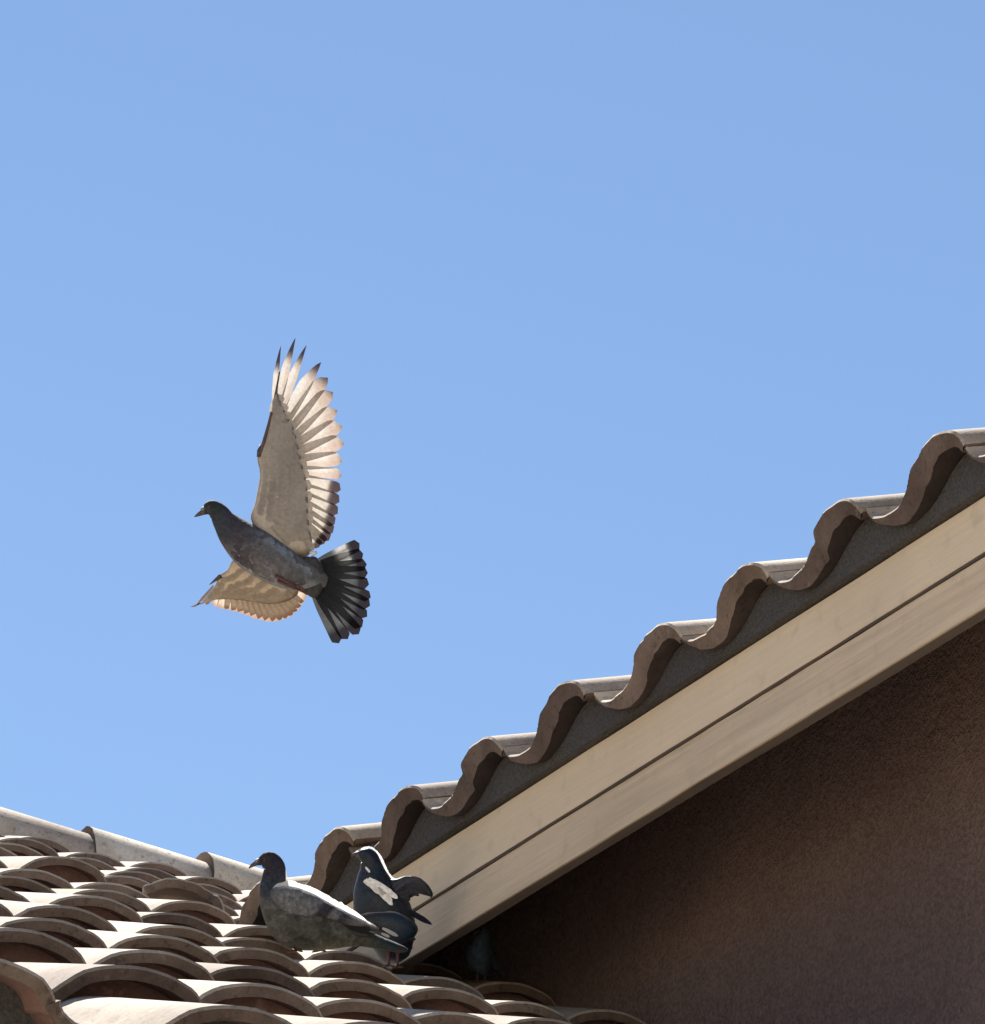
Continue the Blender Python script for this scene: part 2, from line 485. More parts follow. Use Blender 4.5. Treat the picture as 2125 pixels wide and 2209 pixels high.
def place_tile(me, pos, fr, parent, jit=1.0):
    R = Matrix.Rotation(random.gauss(0, rad(.9)) * jit, 4, 'Y') @ Matrix.Rotation(random.gauss(0, rad(.9)) * jit, 4, 'Z') @ Matrix.Rotation(random.gauss(0, rad(.3)) * jit, 4, 'X')
    o = bpy.data.objects.new('roof_tile', me); COL.objects.link(o)
    o.parent = parent
    o.matrix_parent_inverse = Matrix.Translation(-HOFF)     # the deck itself sits at the house origin
    o.matrix_basis = Matrix.Translation(pos) @ fr @ R
    return o


def child_of_deck(o, deck):
    o.parent = deck; o.matrix_parent_inverse = Matrix.Identity(4)


# upper roof tiles: eave course seen end-on, three more courses up
for k in range(9, -4, -1):
    for j in range(0, 5):
        p = up_pos(k, j)
        if k == 9 and j == 0: continue
        o = place_tile(EAVE_TILES[(k * 3 + j) % 4] if j == 0 else UP_TILES[(k * 5 + j * 3) % 4], p, FR_UP, None, 0.6)
        child_of_deck(o, up_deck)

# lower roof tiles
low_fix = {(0, 0): (.0019, .0018), (1, 1): (.0023, .0006), (2, 2): (.0009, -.0028), (3, 3): (-.0099, -.0046), (0, 1): (-.0043, .003), (1, 2): (.0084, .0006),
           (2, 3): (-.0018, -.0027), (3, 4): (.0006, -.0019), (4, 5): (-.0015, .0038), (5, 6): (-.0041, -.0005), (6, 7): (.0072, .0054), (1, 3): (-.0018, -.0004),
           (2, 4): (.0057, -.0005), (3, 5): (-.007, .0005), (4, 6): (.0073, .0027), (5, 7): (.0033, -.0015), (6, 8): (.001, .0059), (2, 5): (-.0083, -.0004),
           (3, 6): (.0098, -.0025), (4, 7): (-.0059, -.004), (5, 8): (-.0037, -.0021), (5, 12): (.02, .017)}
NG = Vector((math.sin(GEN_LOW), 0, math.cos(GEN_LOW)))
CREST_LOW = 0.028


def low_pos(i, j):
    dv, dh = low_fix.get((i, j), (random.gauss(0, .008), random.gauss(0, .003)))
    return L0 + Vector((0, i * S + CREST_LOW + dv, 0)) + U_LOW * (L * j) + NG * dh


for j in range(-1, 20):
    for i in range(-6, 18):
        p = low_pos(i, j)
        lim = WALL_Y - 0.03 if p.x > -9.5 else WALL_Y - 0.03 + (-9.5 - p.x)
        if p.y > lim: continue
        x, y = proj(p)
        if x < -1500 or x > 2700: continue
        if p.y < -.4: continue
        o = place_tile(TILES[random.randrange(6)] if j >= 0 else END_TILES[i % 2], p, FR_LOW, None)
        child_of_deck(o, low_deck)

# mortar closing the tile ends along the lower eave
V = []; Fc = []
for i in range(-6, 7):
    dv, dh = low_fix.get((i, -1), (0, 0))
    Mt = Matrix.Translation(L0 + Vector((0, i * S + CREST_LOW + dv, 0)) + U_LOW * (-L) + NG * dh) @ FR_LOW
    pr = dense(PROF, 2)[4:]
    for a, q in enumerate(pr):
        V += [Mt @ Vector((q.x, .06, q.y - .012)), Mt @ Vector((q.x, .06, -.092))]
        if a: k = len(V) - 4; Fc.append((k + 1, k + 3, k + 2, k))
hpart(link('bird_stop', mesh('bird_stop', V, Fc, M_STOP, smooth=False)))

# ridge caps along the top of the lower roof
def cap_mesh(seed):
    rr = random.Random(seed); V = []; Fc = []; mi = []
    n = 16; ln = 0.36
    rows = []
    for (yy, R, m) in ((0, .088, 0), (ln * .5, .083, 0), (ln, .077, 0), (ln, .062, 1), (0, .066, 1)):
        rows.append(len(V))
        for k in range(n + 1):
            a = math.pi * (k / n)
            V.append((math.cos(a) * R * 1.2, yy + (rr.gauss(0, .0015) if yy == 0 else 0), math.sin(a) * R * 1.28 - .033))
    for q in range(5):
        a, b_ = rows[q], rows[(q + 1) % 5]
        for k in range(n):
            Fc.append((a + k, a + k + 1, b_ + k + 1, b_ + k)); mi.append(0 if q < 2 else 1)
    me = mesh('ridge_cap', V, Fc, [MT_CAP, MT_BODY], mi)
    me.polygons.foreach_set('use_smooth', [q < 2 * n for q in range(len(me.polygons))])
    return me


CAPS = [cap_mesh(s) for s in range(3)]
ridge_p = plane_low(XR, 0, -.038)
for k in range(16):
    y = 3.59 + k * 0.285
    o = bpy.data.objects.new('ridge_cap', CAPS[k % 3]); COL.objects.link(o)
    p = Vector((XR, y, ridge_p.z + random.gauss(0, .003)))
    o.matrix_basis = Matrix.Translation(p) @ Matrix.Rotation(random.gauss(0, rad(.7)), 4, 'Z') @ Matrix.Rotation(rad(-2.4), 4, 'X')
    child_of_deck(o, low_deck)

# a broken loose tile lying across the lower roof
lt_me = tile_mesh('broken_tile', 33, thick=0.020, length=0.24, chips=((-.03, .02, .012), (.02, .05, .035), (-.09, -.06, .02)), prof=PROF[6:], under=MT_BODY)
lt = link('loose_roof_tile', lt_me)
tp = L0 + Vector((0, 5.52 * S, 0)) + U_LOW * (L * 11.0) + NG * 0.030
lt.matrix_world = Matrix.Translation(tp) @ FR_LOW @ Matrix.Rotation(rad(-20), 4, 'Z') @ Matrix.Rotation(rad(-3), 4, 'X') @ Matrix.Rotation(rad(8), 4, 'Y') @ Matrix.Scale(0.85, 4)
tag(lt, 'broken loose curved tile lying askew on the sunlit lower roof', 'roof tile')


# ------------------------------------------------------------------ pigeons
class Bird:
    """local frame: x right, y up, z towards the viewer, in metres; built from photo pixels at one distance"""
    def __init__(s, name, cx, cy, depth, label, group=None):
        s.cx, s.cy, s.k = cx, cy, depth / F_PX
        s.root = empty(name, (0, 0, 0))
        m = Matrix((RT, UP, -FW)).transposed().to_4x4(); m.translation = px(cx, cy, depth)
        s.root.matrix_world = m
        tag(s.root, label, 'pigeon', group)

    def p(s, x, y, z=0.0):                               # z in pixels too, towards the viewer
        return Vector(((x - s.cx) * s.k, -(y - s.cy) * s.k, z * s.k))

    def loft(s, name, st, mat, colf, ring=28, sub=5, parent=None):
        """st: (x, y, in-plane radius, depth radius, z) stations along the spine"""
        pts = []
        n = len(st)
        for a in range(n - 1):
            q = [Vector(st[max(a - 1, 0)]), Vector(st[a]), Vector(st[a + 1]), Vector(st[min(a + 2, n - 1)])] if False else [st[max(a - 1, 0)], st[a], st[a + 1], st[min(a + 2, n - 1)]]
            for t in [b_ / sub for b_ in range(sub)]:
                pts.append([0.5 * (2 * q[1][c] + (q[2][c] - q[0][c]) * t + (2 * q[0][c] - 5 * q[1][c] + 4 * q[2][c] - q[3][c]) * t * t + (3 * q[1][c] - q[0][c] - 3 * q[2][c] + q[3][c]) * t ** 3) for c in range(5)])
        pts.append(list(st[-1]))
        V = []; C = []; Fc = []
        for a, q in enumerate(pts):
            b0 = pts[max(a - 1, 0)]; b1 = pts[min(a + 1, len(pts) - 1)]
            d = Vector((b1[0] - b0[0], b1[1] - b0[1])); d = d.normalized() if d.length > 0 else Vector((1, 0))
            nv = Vector((-d.y, d.x))
            for r in range(ring):
                an = 2 * math.pi * r / ring
                X = q[0] + nv.x * math.cos(an) * q[2]; Y = q[1] + nv.y * math.cos(an) * q[2]; Z = q[4] + math.sin(an) * q[3]
                V.append(s.p(X, Y, Z)); C.append(colf(X, Y, Z, a / (len(pts) - 1), math.cos(an), math.sin(an)))
        for a in range(len(pts) - 1):
            for r in range(ring):
                r2 = (r + 1) % ring
                Fc.append((a * ring + r, a * ring + r2, (a + 1) * ring + r2, (a + 1) * ring + r))
        for a, rev in ((0, False), (len(pts) - 1, True)):
            V.append(s.p(pts[a][0], pts[a][1], pts[a][4])); C.append(C[a * ring])
            for r in range(ring):
                t = (len(V) - 1, a * ring + (r + 1) % ring, a * ring + r); Fc.append(t[::-1] if rev else t)
        me = mesh(name, V, Fc, mat, cols=C)
        import bmesh
        bm = bmesh.new(); bm.from_mesh(me); bmesh.ops.recalc_face_normals(bm, faces=bm.faces); bm.to_mesh(me); bm.free()
        return link(name, me, parent or s.root)

    def pillow(s, name, outline, z, thick, mat, colf, parent=None, back=0.35, rings=7, n=64, zf=None):
        """a domed closed shape with the given outline (folded wing, tail bundle)"""
        P = [Vector(q) for q in outline]; m = len(P)
        # closed Catmull-Rom outline
        out = []
        per = max(2, n // m)
        for a in range(m):
            p0, p1, p2, p3 = P[a - 1], P[a], P[(a + 1) % m], P[(a + 2) % m]
            for t in [b_ / per for b_ in range(per)]:
                out.append(0.5 * (2 * p1 + (p2 - p0) * t + (2 * p0 - 5 * p1 + 4 * p2 - p3) * t * t + (3 * p1 - p0 - 3 * p2 + p3) * t ** 3))
        c = sum(out, Vector((0, 0))) / len(out); N = len(out)
        V = []; C = []; Fc = []
        for sgn, th in ((1, thick), (-1, thick * back)):
            for a in range(rings):
                u = a / rings
                for q in out:
                    v = q.lerp(c, u); h = th * math.sqrt(max(0, 1 - (1 - u) ** 2)) * sgn
                    zz = z + h + (zf(v.x, v.y) if zf else 0)
                    V.append(s.p(v.x, v.y, zz)); C.append(colf(v.x, v.y, u))
            V.append(s.p(c.x, c.y, z + th * sgn + (zf(c.x, c.y) if zf else 0))); C.append(colf(c.x, c.y, 1))
            b0 = (N * rings + 1) * (0 if sgn == 1 else 1)
            for a in range(rings - 1):
                for r in range(N):
                    q = (b0 + a * N + r, b0 + a * N + (r + 1) % N, b0 + (a + 1) * N + (r + 1) % N, b0 + (a + 1) * N + r)
                    Fc.append(q if sgn == 1 else q[::-1])
            for r in range(N):
                q = (b0 + (rings - 1) * N + r, b0 + (rings - 1) * N + (r + 1) % N, b0 + rings * N); Fc.append(q if sgn == 1 else q[::-1])
        me = mesh(name, V, Fc, mat, cols=C)
        import bmesh
        bm = bmesh.new(); bm.from_mesh(me); bmesh.ops.remove_doubles(bm, verts=bm.verts, dist=1e-6)
        bmesh.ops.recalc_face_normals(bm, faces=bm.faces); bm.to_mesh(me); bm.free()
        return link(name, me, parent or s.root)

    def feather(s, base, tip, wl, wr, z0, z1, mat, colf, parent, bend=0.0, sharp=0.8, seg=18, cup=0.12, arc=0.0):
        """one flight feather: two vanes either side of a shaft; wl / wr vane widths in pixels"""
        b = Vector(base); t = Vector(tip); d = t - b; ln = d.length; d = d / ln; nv = Vector((-d.y, d.x))
        V = []; C = []; Fc = []
        for a in range(seg + 1):
            u = a / seg
            wf = 0.55 + 0.45 * math.sin(min(1, u / 0.45) * math.pi / 2)
            k0 = 0.55 + 0.38 * (1 - sharp)                  # where the tip starts to round off
            if u > k0:
                q = (u - k0) / (1 - k0)
                wf *= sharp * (1 - q) ** 0.9 + (1 - sharp) * math.sqrt(max(0, 1 - q ** 2.2))
            wf = max(wf, 0.03)
            mid = b + d * (ln * u) + nv * (bend * ln * math.sin(u * math.pi / 2) ** 2 + arc * ln * math.sin(u * math.pi))
            z = z0 + (z1 - z0) * u
            for side, wdt in ((1, wl), (0.5, wl), (0, 0), (-0.5, wr), (-1, wr)):
                q = mid + nv * (side * wdt * wf)
                zz = z - abs(side) ** 1.5 * wdt * cup * wf + (0.5 if side == 0 else 0)
                V.append(s.p(q.x, q.y, zz)); C.append(colf(u, side))
        for a in range(seg):
            for r in range(4):
                o = a * 5 + r; Fc.append((o, o + 1, o + 6, o + 5))
        return link('feather', mesh('feather', V, Fc, mat, cols=C), parent)

    def ribbon(s, name, pts, wu, wd, mat, col, parent=None):
        """thin pale strip standing in for sunlit feather rims along a line: pts (x, y, z); reaches wu above and wd below the line"""
        V = []; Fc = []; C = []
        fine = []
        for a in range(len(pts) - 1):
            q = [pts[max(a - 1, 0)], pts[a], pts[a + 1], pts[min(a + 2, len(pts) - 1)]]
            for t in [b_ / 6 for b_ in range(6)]:
                fine.append([0.5 * (2 * q[1][c] + (q[2][c] - q[0][c]) * t + (2 * q[0][c] - 5 * q[1][c] + 4 * q[2][c] - q[3][c]) * t * t + (3 * q[1][c] - q[0][c] - 3 * q[2][c] + q[3][c]) * t ** 3) for c in range(3)])
        fine.append(list(pts[-1])); n = len(fine)
        rr = random.Random(n * 7 + int(pts[0][0]))
        for a, q in enumerate(fine):
            b0 = fine[max(a - 1, 0)]; b1 = fine[min(a + 1, n - 1)]
            d = Vector((b1[0] - b0[0], b1[1] - b0[1])).normalized(); nv = Vector((d.y, -d.x))
            tp = min(1, 4 * a / (n - 1) + .15, 4 * (1 - a / (n - 1)) + .15) * (0.8 + 0.4 * rr.random())
            for o_, dz in ((wu * tp, -1.5), (0, 0), (-wd * tp, 1.0)):
                V.append(s.p(q[0] + nv.x * o_, q[1] + nv.y * o_, q[2] + dz)); C.append(col)
        for a in range(n - 1):
            for r in range(2):
                o = a * 3 + r; Fc.append((o, o + 1, o + 4, o + 3))
        return link(name, mesh(name, V, Fc, mat, cols=C), parent or s.root)

    def coverts(s, name, obj, items, mat, colf, parent=None, lift=1.2, seed=1, vary=.2):
        """many small body feathers lying on the viewer's side of a part: items (x, y, angle, length, half width)"""
        me = obj.data
        bvh = BVHTree.FromPolygons([v.co for v in me.vertices], [tuple(p.vertices) for p in me.polygons])
        rr = random.Random(seed); V = []; Fc = []; C = []
        k = s.k
        for (x, y, an, ln, hw) in items:
            an += rr.gauss(0, .12); ln *= rr.uniform(.85, 1.15); sh = rr.uniform(1 - vary, 1 + vary); x += rr.gauss(0, 1.2); y += rr.gauss(0, 1.2)
            d = Vector((math.cos(an), math.sin(an))); nv = Vector((-d.y, d.x)); b0 = len(V); ok = True; row = []
            for a in range(6):
                u = a / 5
                wf = (.6 + .4 * min(1, u / .4)) * (1 if u < .55 else math.sqrt(max(0, 1 - ((u - .55) / .45) ** 2)))
                for sd in (1, 0, -1):
                    q = Vector((x, y)) + d * (ln * u) + nv * (sd * hw * max(wf, .06))
                    o = s.p(q.x, q.y, 0); hit = bvh.ray_cast(Vector((o.x, o.y, 1)), Vector((0, 0, -1)))
                    if hit[0] is None: ok = False; break
                    z = hit[0].z + k * (.25 + lift * u * (1 if sd == 0 else .55))
                    row.append((Vector((o.x, o.y, z)), colf(q.x, q.y, u, sd), sh))
                if not ok: break
            if not ok: continue
            for v, c, m in row: V.append(v); C.append(tuple(t * m for t in c))
            for a in range(5):
                for r in range(2):
                    o = b0 + a * 3 + r; Fc.append((o, o + 1, o + 4, o + 3))
        o = link(name, mesh(name, V, Fc, mat, cols=C), parent or obj)
        o['kind'] = 'stuff'
        return o

    def eye(s, x, y, z, r):
        V = []; Fc = []
        for nm, rr, dz, m in (('eye', r, 0, M_EYE), ('pupil', r * .55, r * .62, M_PUPIL)):
            V = []; Fc = []; n = 14; h = 8
            for a in range(h + 1):
                ph = math.pi * a / h
                for b_ in range(n):
                    th = 2 * math.pi * b_ / n
                    V.append(s.p(x + rr * math.sin(ph) * math.cos(th), y + rr * math.sin(ph) * math.sin(th), z + dz + rr * .7 * math.cos(ph)))
            for a in range(h):
                for b_ in range(n):
                    Fc.append((a * n + b_, a * n + (b_ + 1) % n, (a + 1) * n + (b_ + 1) % n, (a + 1) * n + b_))
            o = link(nm, mesh(nm, V, Fc, m), s.root if nm == 'eye' else e)
            if nm == 'eye': e = o
        return e

    def tube(s, name, pts, mat, parent=None, ring=10):
        """pts: (x, y, z, r) in pixels"""
        V = []; Fc = []
        for a, q in enumerate(pts):
            b0 = Vector(pts[max(a - 1, 0)][:3]); b1 = Vector(pts[min(a + 1, len(pts) - 1)][:3])
            d = (b1 - b0).normalized(); e1 = d.orthogonal().normalized(); e2 = d.cross(e1)
            if a and e1.dot(pe) < 0: e1, e2 = -e1, -e2
            e1 = (e1 if not a else (pe - d * pe.dot(d)).normalized()); e2 = d.cross(e1); pe = e1
            for r in range(ring):
                an = 2 * math.pi * r / ring
                v = Vector(q[:3]) + (e1 * math.cos(an) + e2 * math.sin(an)) * q[3]
                V.append(s.p(v.x, v.y, v.z))
        for a in range(len(pts) - 1):
            for r in range(ring):
                Fc.append((a * ring + r, a * ring + (r + 1) % ring, (a + 1) * ring + (r + 1) % ring, (a + 1) * ring + r))
        Fc += [tuple(range(ring - 1, -1, -1)), tuple((len(pts) - 1) * ring + r for r in range(ring))]
        return link(name, mesh(name, V, Fc, mat), parent or s.root)


def lerp3(a, b, t):
    t = max(0, min(1, t)); return tuple(a[k] + (b[k] - a[k]) * t for k in range(3))


def sstep(a, b, x):
    t = max(0, min(1, (x - a) / (b - a))); return t * t * (3 - 2 * t)


# ---- the flying pigeon
B = Bird('flying_pigeon', 580, 1180, 9.0, 'grey pigeon flying with wings spread and tail fanned in the blue sky')


def fly_col(x, y, z, t, ca, sa):
    head = (0.04, 0.042, 0.05); neck = (0.026, 0.038, 0.042); breast = (0.05, 0.04, 0.042); belly = (0.125, 0.122, 0.128); vent = (0.075, 0.08, 0.082)
    if t < .18: c = lerp3(head, neck, t / .18)
    elif t < .42: c = lerp3(neck, breast, (t - .18) / .24)
    elif t < .62: c = lerp3(breast, belly, (t - .42) / .2)
    else: c = lerp3(belly, vent, (t - .62) / .38)
    # paler blue-grey flank towards the raised wing
    s_ = sstep(-.1, .7, ca) * sstep(.45, .6, t) * (1 - sstep(.86, .98, t))
    return lerp3(c, (0.21, 0.24, 0.27), s_ * .85)


fb_ = B.loft('body', [(441, 1101, 5, 6, 0), (447, 1098, 14, 14, 0), (458, 1097, 18.5, 18, 0), (472, 1106, 21, 20, 0), (484, 1124, 26, 25, 0), (506, 1150, 37, 38, 0),
                      (542, 1182, 47, 50, 0), (586, 1211, 46, 48, 0), (628, 1234, 40, 38, -2), (662, 1243, 30, 26, -4), (692, 1252, 20, 12, -6), (706, 1256, 10, 6, -6)], M_PLUME, fly_col)
B.tube('bill', [(446, 1101, 2, 9), (436, 1105.5, 2, 6.4), (427, 1110.5, 2, 4.0), (419.5, 1115, 2, 1.0)], M_BILL)
B.tube('cere', [(444, 1096, 3, 5.5), (438, 1099, 4, 5.2), (434, 1102, 4, 3)], M_CERE)
B.eye(453, 1093, 15, 4.6)
# tucked feet
for (a, b_) in (((600, 1252), (648, 1272)), ((596, 1241), (640, 1262))):
    z = 40 if a[1] > 1245 else 44
    ft = B.tube('foot', [(a[0], a[1], z - 6, 4), ((a[0] + b_[0]) / 2, (a[1] + b_[1]) / 2 + 2, z, 3.2), (b_[0], b_[1], z - 8, 2.2)], M_FOOT)
    for q in (-6, 0, 6):
        B.tube('toe', [(b_[0] - 4, b_[1], z - 8, 2), (b_[0] + 8, b_[1] + 2 + q * .6, z - 9, 1.7), (b_[0] + 15, b_[1] + 5 + q, z - 13, .9)], M_FOOT, ft)

CREAM = (0.45, 0.415, 0.365); TAUPE = (0.40, 0.355, 0.30); DARK = (0.035, 0.03, 0.04); BROWN = (0.30, 0.21, 0.16)


def lining_col(x, y, u):
    k = 0.5 + 0.5 * math.sin(x * .21 + 1.7 * math.sin(y * .11)) * math.sin(y * .17)
    c = lerp3(TAUPE, (0.52, 0.465, 0.395), k * .6 + .4 * sstep(960, 1100, y))
    return c


# depth of the raised wing: it leans away from the viewer towards the tip
def zu(x, y): return -6 - 0.26 * max(0, 1150 - y) - 0.0 * x


up_out = [(541, 1120), (548, 1090), (553, 1066), (559, 1030), (558, 1010), (553.5, 992), (556, 970), (566, 953), (575, 925), (581, 900), (587, 876), (592, 856), (596, 846), (601, 858), (608, 876), (619, 898), (634, 930),
          (645, 975), (652, 1006), (662, 1050), (664, 1100), (668, 1140), (674, 1184), (650, 1204), (605, 1188), (566, 1165)]
wing_u = B.pillow('wing', up_out, 0, 7, M_LINING, lining_col, back=.5, n=104, zf=zu)
wing_u['label'] = 'raised wing seen from below with spread pale flight feathers'
B.tube('alula', [(556, 985, zu(0, 985) + 4, 4), (556, 972, zu(0, 970) + 4, 3.4), (560, 958, zu(0, 958) + 2, .8)], M_BILL, wing_u)


B.tube('leading_edge', [(557, 985, zu(0, 985) + 2, 4), (567, 953, zu(0, 953) + 2, 4), (578, 912, zu(0, 912), 3.4), (590, 858, zu(0, 858) - 2, 2.6), (600, 800, zu(0, 800) - 3, 1.6)], M_EDGE, wing_u)


def prim_col(tipdark):
    def f(u, side):
        inner = lerp3(CREAM, (0.53, 0.50, 0.455), sstep(0.15, .6, u))
        outer = lerp3(TAUPE, BROWN, .55)
        c = lerp3(inner, outer, sstep(-.1, .7, side) * .8)
        c = lerp3(c, BROWN, sstep(.66, .86, u) * .55)
        if side == 0: c = lerp3(c, BROWN, .5)
        return lerp3(c, DARK, sstep(1 - tipdark - .12, 1 - tipdark + .08, u))
    return f


# primaries P10 .. P1 then secondaries: (base, tip, vane widths, dark tip share)
tips = [(605, 743), (639, 727), (663, 744), (694, 782), (708, 815), (719, 850), (728, 887), (737, 925), (740, 962), (738, 997)]
bases = [(590, 905), (592, 900), (596, 915), (602, 930), (608, 945), (612, 958), (616, 970), (618, 982), (620, 992), (624, 1002)]
for k, (b_, t_) in enumerate(zip(bases, tips)):
    ws = (9, 9.5, 10.5, 12, 12.5, 13, 13.5, 13.5, 13.5, 13)[k]
    td = (.30, .24, .20, .15, .07, .03, .01, 0, 0, 0)[k]
    t_ = (t_[0] + random.gauss(0, 1.6), t_[1] + random.gauss(0, 1.6)) if k > 3 else t_; ws *= random.uniform(.92, 1.1)
    B.feather(b_, t_, ws * (.15 if k == 0 else .55 if k < 3 else .8), ws * (1.35 if k < 3 else 1.75), zu(*b_) - 3 - k * 1.2, zu(*t_) - 3 - k * 1.4, M_VANE, prim_col(td), wing_u, bend=(-.03 if k else -.015), sharp=.85 if k < 3 else (.7 if k == 3 else .25))
secs = [(735, 1030), (733, 1060), (730, 1086), (726, 1111), (719, 1134), (715, 1152), (707, 1168), (697, 1175), (686, 1182)]


def sec_col(u, side):
    c = lerp3(TAUPE, CREAM, .75)
    c = lerp3(c, (0.42, 0.34, 0.28), sstep(.0, .9, side) * .6)
    return lerp3(c, (0.055, 0.04, 0.042), sstep(.70, .80, u))


for k, t_ in enumerate(secs):
    b_ = (626 + k * 2.2, 1014 + k * 15.5)
    B.feather(b_, t_, 9, 15, zu(*b_) - 15 - k * 1.2, zu(*t_) - 16 - k * 1.3, M_VANE, (prim_col(0) if k == 0 else sec_col), wing_u, bend=-.03, sharp=.1)
# long pale tertial coverts by the body
for (b_, t_) in (((590, 1120), (640, 1165)), ((600, 1110), (655, 1165)), ((612, 1100), (668, 1160)), ((585, 1135), (628, 1172)), ((622, 1120), (680, 1185))):
    B.feather(b_, t_, 7, 8, zu(*b_) + 8, zu(*t_) + 5, M_LINING, lambda u, s_: lerp3((0.45, 0.40, 0.34), (0.53, 0.48, 0.41), .5 - .5 * s_), wing_u, bend=.04, sharp=.2)


# greater under-wing coverts covering the feather roots
edge = [(600, 858), (609, 877), (620, 896), (628, 916), (635, 936), (641, 956), (647, 978), (652, 1000), (657, 1022), (662, 1046), (664, 1070), (665, 1096), (667, 1120), (669, 1145)]
for k, (x, y) in enumerate(edge):
    an = rad(-62 + k * 5.6)
    dx, dy = math.cos(an), math.sin(an)
    b_ = (x - 34 * dx, y - 34 * dy); t_ = (x + 9 * dx, y + 9 * dy)
    B.feather(b_, t_, 11, 11, zu(*b_) + 6, zu(*t_) - 1, M_LINING, lambda u, s_: lerp3((0.46, 0.41, 0.35), (0.54, 0.49, 0.42), sstep(.4, 1, u)), wing_u, sharp=.15, cup=.04)


def lerp2(a, b, t): return (a[0] + (b[0] - a[0]) * t, a[1] + (b[1] - a[1]) * t)


def along(pl, t):
    t = max(0, min(.9999, t)) * (len(pl) - 1); k = int(t); return lerp2(pl[k], pl[k + 1], t - k)


LEAD = [(593, 858), (585, 885), (575, 925), (566, 953), (557, 990), (560, 1025), (553, 1066), (545, 1110)]
TRAIL = [(606, 868), (622, 902), (636, 938), (647, 980), (656, 1020), (663, 1060), (665, 1100), (668, 1150)]
it = []
for f_ in (.06, .22, .38, .54, .70, .86):
    n_ = 30
    for q in range(n_):
        t = (q + .5 * (int(f_ * 100) % 3)) / n_
        x, y = lerp2(along(LEAD, t), along(TRAIL, t), f_)
        it.append((x, y, rad(-70 + 100 * t), 15 + 20 * f_, 8 + 3 * f_))
B.coverts('covert_feathers', wing_u, it, M_LINING, lambda x, y, u, sd: lerp3(lerp3((0.43, 0.385, 0.33), (0.53, 0.475, 0.405), .5 + .5 * math.sin(x * .05 + y * .03)), (0.57, 0.52, 0.455), sstep(.55, 1, u) * .5), lift=1.6, seed=4, vary=.05)
it = []
for q in range(230):
    t = random.random(); v = random.uniform(-.85, .85)
    x, y = along([(470, 1108), (500, 1145), (545, 1184), (600, 1217), (650, 1240)], t)
    r_ = 20 + 30 * math.sin(min(1, t * 1.5) * 1.57)
    it.append((x + v * r_ * .62, y - v * r_ * .78, rad(40 - 8 * t), 12 + 9 * t, 4.5 + 2 * t))


def flyb(x, y, u, sd):
    t = (x - 440) / 250; v = -(y - (1108 + (x - 470) * .73)) / 45
    c = lerp3((0.032, 0.045, 0.054), (0.055, 0.05, 0.06), sstep(.1, .3, t)); c = lerp3(c, (0.125, 0.122, 0.128), sstep(.3, .55, t)); c = lerp3(c, (0.085, 0.092, 0.10), sstep(.7, 1, t))
    c = lerp3(c, (0.22, 0.25, 0.28), sstep(.0, .8, v) * sstep(.4, .55, t) * .85)
    return lerp3(c, tuple(k * 1.18 for k in c), sstep(.6, 1, u))


B.coverts('body_feathers', fb_, it, M_PLUME, flyb, lift=1.0, seed=9, vary=.07)


# the lowered wing, foreshortened, reaching away
def zl(x, y): return -10 - 0.9 * max(0, y - 1215 + (520 - x) * .25)


lo_out = [(507, 1207), (489, 1230), (470, 1243), (462, 1262), (448, 1281), (437, 1294), (426, 1306), (446, 1297), (478, 1294), (512, 1295), (545, 1300), (580, 1304), (610, 1300), (632, 1290), (642, 1280), (636, 1268), (590, 1258), (545, 1235)]
wing_l = B.pillow('wing', lo_out, 0, 6, M_LINING, lambda x, y, u: lerp3((0.46, 0.395, 0.32), (0.53, 0.46, 0.375), .5 + .5 * math.sin(x * .13) * math.sin(y * .2)), back=.5, n=90, zf=zl)
wing_l['label'] = 'lowered wing with warm sunlit trailing edge'
B.tube('alula', [(474, 1243, zl(474, 1243) + 3, 5), (462, 1252, zl(462, 1252), 3.4), (449, 1262, zl(449, 1262), .7)], M_BILL, wing_l)
it = []
for f_ in (.1, .3, .5, .7, .9):
    for q in range(15):
        t = (q + f_) / 15
        x, y = lerp2(along([(512, 1214), (489, 1231), (468, 1245), (450, 1280), (440, 1294)], t), along([(640, 1278), (600, 1302), (550, 1300), (500, 1294), (452, 1296)], t), f_)
        it.append((x, y, rad(72 - 20 * (1 - t)), 14 + 8 * f_, 8))
B.coverts('covert_feathers', wing_l, it, M_LINING, lambda x, y, u, sd: lerp3((0.45, 0.39, 0.32), (0.54, 0.475, 0.395), sstep(.5, 1, u)), lift=1.4, seed=5, vary=.06)
lt_tips = [(405, 1303), (417, 1314), (441, 1307), (458, 1311), (475, 1315), (492, 1318), (508, 1321), (523, 1325), (538, 1329), (553, 1335), (568, 1338), (583, 1341), (598, 1340), (611, 1336), (623, 1331), (633, 1325), (642, 1316), (650, 1306), (657, 1294)]


def lo_col(u, side):
    c = lerp3((0.42, 0.35, 0.28), (0.54, 0.47, 0.39), .5 - .5 * side)
    return lerp3(c, (0.30, 0.17, 0.115), sstep(.72, .95, u) * .75)


for k, t_ in enumerate(lt_tips):
    f_ = k / (len(lt_tips) - 1)
    b_ = (448 + f_ * 165, 1262 + 14 * math.sin(f_ * 2.4) - 4 * f_)
    if k == 0: b_ = (430, 1303)
    B.feather(b_, t_, (11 if k > 3 else 1.6 + k), (16 if k > 3 else 2.6 + k * 1.3), zl(*b_) - 3 - k * .8, zl(*t_) - 3 - k * .9, M_LINING, lo_col if k > 2 else (lambda u, s_: (0.13, 0.09, 0.075)), wing_l, bend=-.3 if k == 0 else .05, sharp=.9 if k < 2 else .12)

